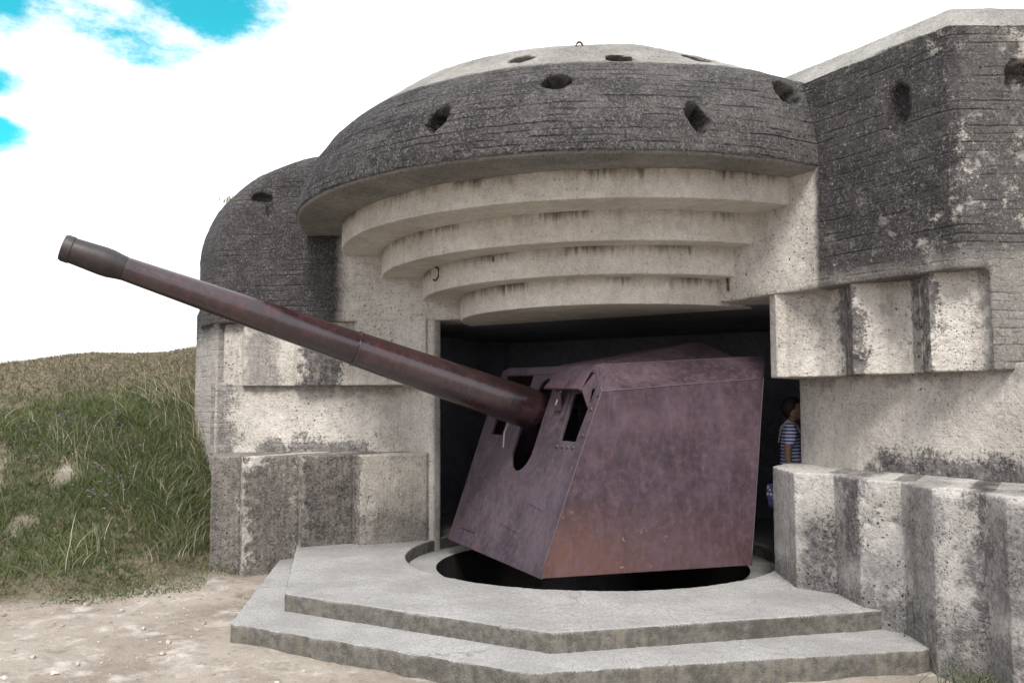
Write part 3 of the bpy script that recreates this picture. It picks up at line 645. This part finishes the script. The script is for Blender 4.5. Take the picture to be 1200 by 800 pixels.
# sight hood over the right window
bm = bmesh.new()
def hexa(bm, A, B):
    a = [bm.verts.new(p) for p in A]; b = [bm.verts.new(p) for p in B]; n = len(A)
    bm.faces.new(a); bm.faces.new(b)
    for i in range(n): bm.faces.new((a[i], a[(i+1) % n], b[(i+1) % n], b[i]))
top_ = [fp(.44, 1.995, .03), fp(1.16, 1.97, .03), fp(1.22, 1.75, .11), fp(.37, 1.775, .11)]
nn_ = Vector((math.cos(math.radians(20)), 0, math.sin(math.radians(20))))
hexa(bm, top_, [p + nn_*.022 for p in top_])
hood = part('sight_hood', bm, MAT['shield'], shield, False, .006)
bm = bmesh.new(); ck = [fp(1.175, 1.96, .0), fp(1.225, 1.755, .11), fp(1.27, 1.60, .0)]; hexa(bm, ck, [p + Vector((0, .018, 0)) for p in ck]); part('hood_cheek', bm, MAT['shield'], hood)
# window frames, bolts, access panels and weld seams on the front plate
def strip(p, q, w, th, name, off=.0):
    d = (fp(*q)-fp(*p)).normalized(); nn = Vector((math.cos(math.radians(20)), 0, math.sin(math.radians(20)))); s = nn.cross(d)*w*.5
    bm = bmesh.new(); A = [fp(*p, off)-s, fp(*p, off)+s, fp(*q, off)+s, fp(*q, off)-s]; hexa(bm, A, [v + nn*th for v in A]); return part(name, bm, MAT['shield_front'], fo)
for p, q in (((.52, 1.50), (.58, 1.74)), ((.56, 1.74), (.80, 1.76)), ((.78, 1.50), (.80, 1.74))): strip(p, q, .045, .012, 'window_frame')
strip((-1.27, 2.035), (1.2, 1.985), .07, .012, 'edge_strip'); strip((1.33, 1.98), (1.40, 1.72), .05, .01, 'edge_strip')
bolt_me = None
for s_, z_ in ((.86, 1.23), (.98, 1.235), (1.10, 1.235), (1.21, 1.235), (-1.0, 1.24), (-.85, 1.24), (-.70, 1.24), (-1.1, 2.02), (-.8, 2.015), (-.5, 2.01), (.5, 2.02), (.9, 2.0), (1.12, 1.99), (1.34, 1.6), (1.34, 1.35)):
    if bolt_me is None:
        bm = bmesh.new(); q = Matrix.Rotation(math.radians(70), 4, 'Y'); add_lathe(bm, [(0, .018), (.012, .017), (.021, .008), (.023, 0)], 10, q); bolt_me = mesh_of(bm, True); bolt_me.materials.append(MAT['gunblack'])
    o = bpy.data.objects.new('bolt', bolt_me); C.objects.link(o); o.parent = fo; o.location = fp(s_, z_, .0)
bm = bmesh.new(); A = [fp(-1.03, .66), fp(-.58, .66), fp(-.53, .22), fp(-1.0, .22)]; nn = Vector((math.cos(math.radians(20)), 0, math.sin(math.radians(20)))); hexa(bm, A, [v + nn*.012 for v in A]); part('access_panel', bm, MAT['shield_front'], fo, False, .004)
strip((.10, .40), (.62, .36), .012, .008, 'weld_seam'); strip((.62, .66), (1.0, .62), .012, .008, 'weld_seam')
# inside: cradle, trunnion cheeks, breech and pedestal
bm = bmesh.new()
q = BD.to_track_quat('Z', 'Y').to_matrix(); add_box(bm, BA + BD*(-1.0) + Vector((0, 0, -.1)), (.36, .42, 1.3), q); part('cradle', bm, MAT['gunblack'], gun, False, .02)
bm = bmesh.new(); add_box(bm, BA + BD*(-2.0), (.46, .46, .6), q); part('breech', bm, MAT['gunblack'], gun, False, .03)
bm = bmesh.new(); add_lathe(bm, [(0, -1.3), (1.0, -1.3), (1.0, -1.15), (.7, -1.1), (.55, -.2), (.6, .1), (.6, .3), (0, .3)], 40); part('pedestal', bm, MAT['gunblack'], gun, True)
for s_ in (-.38, .44):
    bm = bmesh.new(); add_box(bm, (.0, s_, .95), (.7, .06, 1.4)); part('trunnion_cheek', bm, MAT['gunblack'], gun, False, .01)
t = NT('painted_pipe'); MAT['pale'] = t.done((.45, .43, .40), .5)
bm = bmesh.new(); add_tube(bm, [fp(-.42, 1.45, .06), fp(-.40, 1.3, .08), fp(-.37, 1.15, .05)], .009, 6); part('pipe', bm, MAT['pale'], gun, True)
bm = bmesh.new(); add_tube(bm, [fp(.66, 1.62, .06), fp(.70, 1.76, .07)], .010, 6); part('pipe', bm, MAT['pale'], gun, True)
bm = bmesh.new(); add_box(bm, fp(.66, 1.66, .05), (.03, .12, .2)); part('sight_box', bm, MAT['shield'], gun, False, .006)

exec_people = True
# ------------------------------------------------------------------ person behind the right cheek
t = NT('skin'); n = t.noise(20, 4); MAT['skin'] = t.done(t.mix(n, (.28, .16, .11), (.34, .20, .14)), .55, .4)
t = NT('hair'); n = t.noise(60, 4, vec=t.vec((1, 1, .15))); t.bump(n, .6, .01); MAT['hair'] = t.done(t.mix(n, (.012, .009, .008), (.03, .022, .018)), .6, .4)
t = NT('striped_cotton'); x, y, z = t.sep(); st = t.math('FRACT', t.math('MULTIPLY', t.math('ADD', z, t.math('MULTIPLY', t.noise(6, 2), .012)), 27)); MAT['shirt'] = t.done(t.mix(t.mr(st, .46, .56), (.74, .74, .88), (.08, .09, .30)), .9, .2)
t = NT('denim'); MAT['denim'] = t.done(t.mix(t.noise(40, 4), (.03, .04, .08), (.05, .065, .12)), .9, .2)
t = NT('canvas_strap'); MAT['strap'] = t.done((.6, .57, .5), .8)
t = NT('strap_edge'); MAT['blackcloth'] = t.done((.02, .02, .025), .8)
t = NT('patterned_cloth'); vv = t.vor(22); MAT['pattern'] = t.done(t.mix(t.mr(vv, .25, .4), (.26, .27, .33), (.045, .05, .12)), .85, .2)
def skin(name, joints, edges, radii, mat, parent, sub=2):
    me = bpy.data.meshes.new(name); me.from_pydata([Vector(j) for j in joints], edges, [])
    o = new_obj(name, me, mat, parent)
    md = o.modifiers.new('s', 'SKIN'); md.use_smooth_shade = True
    for i, r in enumerate(radii): me.skin_vertices[0].data[i].radius = r if isinstance(r, tuple) else (r, r)
    me.skin_vertices[0].data[0].use_root = True
    md = o.modifiers.new('d', 'SUBSURF'); md.levels = sub; md.render_levels = sub
    bpy.context.view_layer.update(); return bake(o)
PB = Vector((1.985, 1.22, 0)); face_ang = math.atan2(.53, .85) - .15
person = tag(empty('person', PB, face_ang), 'person in blue and white striped T-shirt half hidden behind the embrasure cheek', 'person')
# local: +x is where the person faces, +y their left, -y towards the camera
J = [(0, 0, .93), (0, 0, 1.08), (.0, 0, 1.22), (.0, 0, 1.36), (.01, 0, 1.43), (.03, 0, 1.50), (.04, 0, 1.58), (.035, 0, 1.66),
     (-.01, -.15, 1.375), (-.03, -.20, 1.30), (-.07, -.22, 1.12), (-.05, -.225, .98), (-.02, -.225, .86), (.0, -.22, .80),
     (-.01, .15, 1.375), (-.03, .20, 1.30), (-.03, .22, 1.12), (.04, .225, .98), (.1, .22, .88), (.12, .21, .82),
     (0, -.09, .86), (.01, -.10, .48), (-.02, -.10, .10), (.02, -.10, .05), (.16, -.11, .04),
     (0, .09, .86), (.01, .10, .48), (-.02, .10, .10), (.02, .10, .05), (.16, .11, .04)]
E_ = [(0, 1), (1, 2), (2, 3), (3, 4), (4, 5), (5, 6), (6, 7), (3, 8), (8, 9), (9, 10), (10, 11), (11, 12), (12, 13), (3, 14), (14, 15), (15, 16), (16, 17), (17, 18), (18, 19), (0, 20), (20, 21), (21, 22), (22, 23), (23, 24), (0, 25), (25, 26), (26, 27), (27, 28), (28, 29)]
Rr = [(.11, .15), (.095, .13), (.1, .14), (.09, .13), .05, .052, .085, .075, .06, .05, .043, .037, .028, .03, .06, .05, .043, .037, .028, .03, .085, .058, .04, .042, .03, .085, .058, .04, .042, .03]
body = skin('body', J, E_, Rr, MAT['skin'], person)
# head shape: skull with nose, brow, chin, ears
bm = bmesh.new(); bmesh.ops.create_uvsphere(bm, u_segments=32, v_segments=24, radius=1)
for v in bm.verts:
    c = v.co.copy(); q = Vector((c.x*.098, c.y*.076, c.z*.115))
    if c.x > 0:
        if c.z < -.1: q.x += .012*c.x; q.y *= 1 - .25*(-c.z)
        q.x += .030*math.exp(-(c.y/.16)**2 - ((c.z+.12)/.16)**2)          # nose
        q.x += .008*math.exp(-(c.y/.3)**2 - ((c.z+.48)/.1)**2)            # lips
        q.x += .010*math.exp(-(c.y/.3)**2 - ((c.z+.75)/.14)**2)           # chin
        q.x -= .012*math.exp(-((abs(c.y)-.38)/.16)**2 - ((c.z-.08)/.13)**2)  # eye sockets
        q.x += .006*math.exp(-((c.z-.28)/.12)**2)                         # brow
    if abs(c.y) > .9 and abs(c.x) < .3 and abs(c.z) < .3: q.y *= 1.14
    v.co = q + Vector((.045, 0, 1.575))
part('head', bm, MAT['skin'], person, True)
bm = bmesh.new(); bmesh.ops.create_uvsphere(bm, u_segments=28, v_segments=20, radius=1)
for v in bm.verts:
    c = v.co.copy(); k = 1 + .05*mnoise.noise(c*4)
    q = Vector((c.x*.112, c.y*.09, c.z*.125))*k
    if c.x > .25 and c.z < .45: q.x = min(q.x, .03)
    if c.z < -.2 and c.x > -.2: q = q*.8
    v.co = q + Vector((.02, 0, 1.60))
part('hair', bm, MAT['hair'], person, True)
for s_ in (-1, 1):
    bm = bmesh.new(); bmesh.ops.create_uvsphere(bm, u_segments=10, v_segments=8, radius=.012, matrix=Matrix.Translation((.128, s_*.03, 1.585))); part('eye', bm, MAT['blackcloth'], person, True)
# fingers of both hands
for s_, wr in ((-1, Vector((.0, -.22, .80))), (1, Vector((.12, .21, .82)))):
    for k in range(5):
        fx = (-.03 + .02*k) if k < 4 else .045; ln = (.07, .085, .09, .08, .055)[k]
        b0 = wr + Vector((fx*.9, 0, .01 if k == 4 else -.03))
        skin('finger', [b0, b0 + Vector((.006 if k < 4 else .02, s_*-.006, -ln*.5)), b0 + Vector((.018, s_*-.018, -ln))], [(0, 1), (1, 2)], [.0095, .0088, .007], MAT['skin'], person, 1)
# clothes
JS = [J[1], J[2], J[3], (0, 0, 1.415), J[8], J[9], (-.045, -.212, 1.17), J[14], J[15], (-.03, .212, 1.17), (0, 0, .95)]
skin('striped_shirt', JS, [(0, 1), (1, 2), (2, 3), (2, 4), (4, 5), (5, 6), (2, 7), (7, 8), (8, 9), (0, 10)], [(.118, .152), (.122, .162), (.108, .15), (.07, .08), .078, .07, .066, .078, .07, .066, (.125, .165)], MAT['shirt'], person)
skin('trousers', [J[0], J[20], J[21], (-.02, -.10, .12), J[25], J[26], (-.02, .10, .12)], [(0, 1), (1, 2), (2, 3), (0, 4), (4, 5), (5, 6)], [(.125, .165), .1, .075, .06, .1, .075, .06], MAT['denim'], person)
for s_ in (-1, 1):
    bm = bmesh.new(); bmesh.ops.create_uvsphere(bm, u_segments=16, v_segments=10, radius=1)
    for v in bm.verts: v.co = Vector((.06+v.co.x*.14, s_*.105+v.co.y*.05, max(.0, .045+v.co.z*.055)))
    part('shoe', bm, MAT['blackcloth'], person, True)
bag = tag(empty('shoulder_bag', PB, face_ang), 'blue patterned cloth bag on a pale strap over the striped shirt', 'bag')
bm = bmesh.new()
loop = [(-.12, .0, 1.22), (-.10, -.05, 1.38), (-.03, -.085, 1.455), (.06, -.075, 1.40), (.115, -.03, 1.28), (.13, .05, 1.12), (.1, .14, .98)]
for w, nm, mt, off in ((.026, 'strap', 'strap', 0), (.034, 'strap_edge', 'blackcloth', -.006)):
    bm = bmesh.new(); pts = [Vector(p) for p in loop]; c0 = Vector((0, 0, 1.2)); rows = []
    for i, p in enumerate(pts):
        d = (pts[min(i+1, len(pts)-1)]-pts[max(i-1, 0)]).normalized(); nn = Vector((p.x, p.y, .25*(p.z-1.2))).normalized(); s_ = d.cross(nn).normalized()
        p = p + nn*(.012+off); rows.append([bm.verts.new(p-s_*w), bm.verts.new(p+s_*w), bm.verts.new(p+s_*w-nn*.005), bm.verts.new(p-s_*w-nn*.005)])
    for a, b in zip(rows, rows[1:]):
        for k in range(4): bm.faces.new((a[k], a[(k+1) % 4], b[(k+1) % 4], b[k]))
    part(nm, bm, MAT[mt], bag, True)
bm = bmesh.new(); add_box(bm, (-.19, -.23, .66), (.20, .09, .26)); bmesh.ops.subdivide_edges(bm, edges=bm.edges[:], cuts=4, use_grid_fill=True)
for v in bm.verts: v.co += Vector((mnoise.noise(v.co*9), mnoise.noise(v.co*9+Vector((5, 5, 5))), 0))*.025
part('pouch', bm, MAT['pattern'], bag, True)

# ------------------------------------------------------------------ vegetation
def blades(name, roots, heights, widths, lean, mat, label, cat, segs=3, kind='stuff', curve=1.0, lean_dir=None):
    n = len(roots); ang = rng.uniform(0, 2*math.pi, n)
    ld = rng.uniform(0, 2*math.pi, n) if lean_dir is None else lean_dir
    sx, sy = np.cos(ang), np.sin(ang); lx, ly = np.cos(ld), np.sin(ld)
    nv = 2*segs + 1; vs = np.zeros((n, nv, 3))
    for s in range(segs+1):
        f = s/segs; w = widths*(1-f)**.7; off = lean*heights*f**(1+curve); hz = heights*(f - .35*np.minimum(lean, 1.2)*f**2.2)
        cx = roots[:, 0] + lx*off; cy = roots[:, 1] + ly*off; cz = roots[:, 2] - .02 + hz
        if s < segs:
            vs[:, 2*s] = np.stack([cx - sx*w, cy - sy*w, cz], 1); vs[:, 2*s+1] = np.stack([cx + sx*w, cy + sy*w, cz], 1)
        else: vs[:, 2*s] = np.stack([cx, cy, cz], 1)
    base = (np.arange(n)*nv)[:, None]
    loops, starts, tot = [], [], []
    fl = []
    for s in range(segs-1): fl.append([2*s, 2*s+1, 2*s+3, 2*s+2])
    quads = (base[:, :, None] + np.array(fl)[None]).reshape(-1, 4) if fl else np.zeros((0, 4), int)
    tris = (base + np.array([2*segs-2, 2*segs-1, 2*segs])[None]).reshape(-1, 3)
    me = bpy.data.meshes.new(name); me.vertices.add(n*nv); me.vertices.foreach_set('co', vs.astype(np.float32).ravel())
    nl = quads.size + tris.size; me.loops.add(nl); me.loops.foreach_set('vertex_index', np.concatenate([quads.ravel(), tris.ravel()]).astype(np.int32))
    me.polygons.add(len(quads)+len(tris)); me.polygons.foreach_set('loop_start', np.concatenate([np.arange(len(quads))*4, quads.size + np.arange(len(tris))*3]).astype(np.int32))
    me.update(calc_edges=True); me.validate()
    o = new_obj(name, me, mat); tag(o, label, cat, kind=kind); return o
def grass_mat(name, cols, dry, dryk=0.):
    t = NT(name); x, y, z = t.sep(); r = t.island
    n = t.noise(.8, 5, .6)
    c = t.mix(r, cols[0], cols[1]); c = t.mix(t.mr(n, .35, .65), c, cols[2])
    dm = t.math('ADD', t.mr(t.math('ADD', z, t.math('MULTIPLY', n, 1.4)), 2.1, 3.3), t.mr(t.math('ADD', x, t.math('MULTIPLY', n, 2.5)), -5.2, -7.2, 0, .55))
    dm = t.math('ADD', dm, dryk)
    dm = t.math('GREATER_THAN', dm, t.math('MULTIPLY_ADD', t.math('FRACT', t.math('MULTIPLY', r, 37.7)), .9, .08))
    c = t.mix(dm, c, t.mix(t.math('FRACT', t.math('MULTIPLY', r, 91.3)), dry[0], dry[1]))
    t.put(t.b.inputs['Base Color'], c); t.b.inputs['Roughness'].default_value = .7; t.b.inputs['Specular IOR Level'].default_value = .2
    tr = t.n.new('ShaderNodeBsdfTranslucent'); t.put(tr.inputs[0], c); ms = t.n.new('ShaderNodeMixShader'); ms.inputs[0].default_value = .3
    o_ = t.n['Material Output']; t.l.new(t.b.outputs[0], ms.inputs[1]); t.l.new(tr.outputs[0], ms.inputs[2]); t.l.new(ms.outputs[0], o_.inputs[0])
    return t.m
G1 = grass_mat('green_grass', ((.068, .086, .036), (.175, .198, .086), (.094, .122, .048)), ((.15, .13, .085), (.30, .265, .175)))
G2 = grass_mat('tall_grass', ((.08, .10, .04), (.20, .22, .095), (.11, .135, .055)), ((.24, .22, .15), (.47, .43, .31)), .34)
def scatter(n, u0, u1, v0, v1, dmin, dmax, dens=None):
    u = rng.uniform(u0, u1, n); v = rng.uniform(v0, v1, n); d = mound_d(u, v)
    k = (d > dmin) & (d < dmax) & ~((u > -4.05) & (v > -1.45)) & ~((u > -6.3) & (v > -1.08 - (u+4.62)*.6)) & ~((u > -4.62) & (v > -1.1))
    k &= ~((u > -3.99) & (v > -1.6-(u+3.99)))
    u, v, d = u[k], v[k], d[k]
    if dens is not None:
        kk = rng.uniform(0, 1, len(u)) < dens(u, v, d); u, v, d = u[kk], v[kk], d[kk]
    return np.stack([u, v, ground_z(u, v)], 1), d
path_mask = lambda u, v, d: 1 - .95*bare(u, v, d)
R1, d1 = scatter(270000, -13, -3, -6.5, 5, -.02, 9.5, lambda u, v, d: np.clip(.75+d*1.2, 0, 1)*path_mask(u, v, d)*np.clip(1.25-.07*np.hypot(u+2, v+4), .42, 1))
h = (.05 + .17*sstep(.1, 1.3, d1)*rng.uniform(.4, 1.3, len(R1))) * (1 - .5*sstep(2.8, 4.4, d1)) * (1 - .35*sstep(-6.0, -7.5, R1[:, 0])); clump = fnoise(R1[:, 0], R1[:, 1], .45, 12)
blades('mound_grass', R1, h*(.6+.8*clump), .0042 + .004*rng.uniform(0, 1, len(R1)) + .005*sstep(3, 5, d1), rng.uniform(.2, 1.1, len(R1)), G1, 'short green and dry grass covering the mound beside the bunker', 'grass')
R2, d2 = scatter(90000, -8, -3.2, -5.5, 2.5, .5, 4.6, lambda u, v, d: (sstep(.5, .75, fnoise(u, v, .5, 21))*.35*sstep(-7.2, -5.8, u) + .4*sstep(-6.2, -5.0, u)*sstep(-2.8, -1.6, v))*sstep(4.6, 3.2, d))
h2 = rng.uniform(.15, .56, len(R2))*(.65+.6*fnoise(R2[:, 0], R2[:, 1], .5, 22)); ld = fnoise(R2[:, 0], R2[:, 1], .5, 23)*7 + rng.normal(0, .9, len(R2))
blades('tall_grass', R2, h2, .0035 + .003*rng.uniform(0, 1, len(R2)), rng.uniform(.1, 1.6, len(R2)), G2, 'tall arching grass stems growing against the bunker wall', 'grass', 4, lean_dir=ld)
# little purple flowers among the grass
t = NT('purple_petals'); MAT['petal'] = t.done(t.mix(t.island, (.20, .13, .30), (.34, .26, .42)), .8, .2)
bm = bmesh.new(); FR, _ = scatter(2600, -6.2, -4.6, -3.0, -1.5, 1.1, 2.9, lambda u, v, d: sstep(.5, .65, fnoise(u, v, .5, 31))*.45)
for p in FR[:110]:
    c = Vector(p) + Vector((0, 0, random.uniform(.2, .42)))
    for k in range(5):
        a = k*1.257 + random.random(); e = Vector((math.cos(a), math.sin(a), .5))*.022; s_ = Vector((-math.sin(a), math.cos(a), 0))*.011
        bm.faces.new([bm.verts.new(q) for q in (c, c+e*.6+s_, c+e, c+e*.6-s_)])
tag(part('purple_wildflowers', bm, MAT['petal']), 'small purple wildflowers scattered in the green grass of the mound', 'flowers', kind='stuff')
# weeds
G3 = grass_mat('weed_leaves', ((.05, .065, .022), (.11, .12, .045), (.07, .085, .03)), ((.2, .17, .1), (.3, .25, .15)), .2)
def tuft(name, p, n, spread, hmin, hmax, label, lean=.7, mat=None):
    R = np.array(p)[None] + np.stack([rng.normal(0, spread, n), rng.normal(0, spread, n), np.zeros(n)], 1)
    o = blades(name, R, rng.uniform(hmin, hmax, n), np.full(n, .005), rng.uniform(.2, lean*1.6, n), mat or G3, label, 'weed', 4, kind=None)
    base = Vector(p); o.data.transform(Matrix.Translation(-base)); o.location = base; del_kind = o.pop('kind', None); return o
tuft('weed_tuft', (4.02, -1.98, -.3), 150, .13, .1, .34, 'green weeds growing at the foot of the cracked cheek corner')
tuft('weed_tuft', (3.50, -1.13, -.15), 26, .04, .08, .2, 'dry weed sprouting where the upper step meets the cheek', 1.1)
tuft('weed_tuft', (-3.78, -1.78, -.3), 120, .12, .12, .4, 'dry tall weeds at the foot of the darkest cheek tooth', .8, G2)
d = ray(272, 219); pt_ = CAM + d*((Vector((-4.62, -.75, 0))-CAM).dot(Vector((-.465, 1, 0)))/d.dot(Vector((-.465, 1, 0))))
tuft('weed_tuft', (pt_.x+.03, pt_.y+.0, pt_.z-.20), 110, .07, .06, .15, 'small dark tuft rooted on the rounded bunker shoulder')
# loose stones on the path
t = NT('stone'); n = t.noise(12, 5); MAT['stone'] = t.done(t.mix(t.mr(n, .4, .6), (.22, .19, .16), (.42, .38, .33)), .9, .2)
bm = bmesh.new(); n_ = 0
while n_ < 480:
    u, v = random.uniform(-5, 1.5), random.uniform(-6.8, -1.6)
    if float(mound_d(np.array([u]), np.array([v]))[0]) > .1: continue
    if v > -3.7 and u > -1.4 - (v+3.6)*.86*-1 - 2.3*0 and (u > -1.4 or v > -3.55 - (u+1.35)*1.2): continue
    r = random.choice((.005, .006, .007, .008, .009, .01, .012, .015, .026)); n_ += 1
    z_ = float(ground_z(np.array([u]), np.array([v]))[0])
    res = bmesh.ops.create_icosphere(bm, subdivisions=1, radius=r, matrix=Matrix.Translation((u, v, z_+r*.3)) @ Matrix.Rotation(random.random()*6, 4, 'Z') @ Matrix.Diagonal((1.3, .9, .7, 1)))
    for w in res['verts']: w.co += Vector((random.uniform(-1, 1), random.uniform(-1, 1), random.uniform(-1, 1)))*r*.2
tag(part('loose_gravel', bm, MAT['stone']), 'scattered small stones on the sandy path before the steps', 'gravel', kind='stuff')
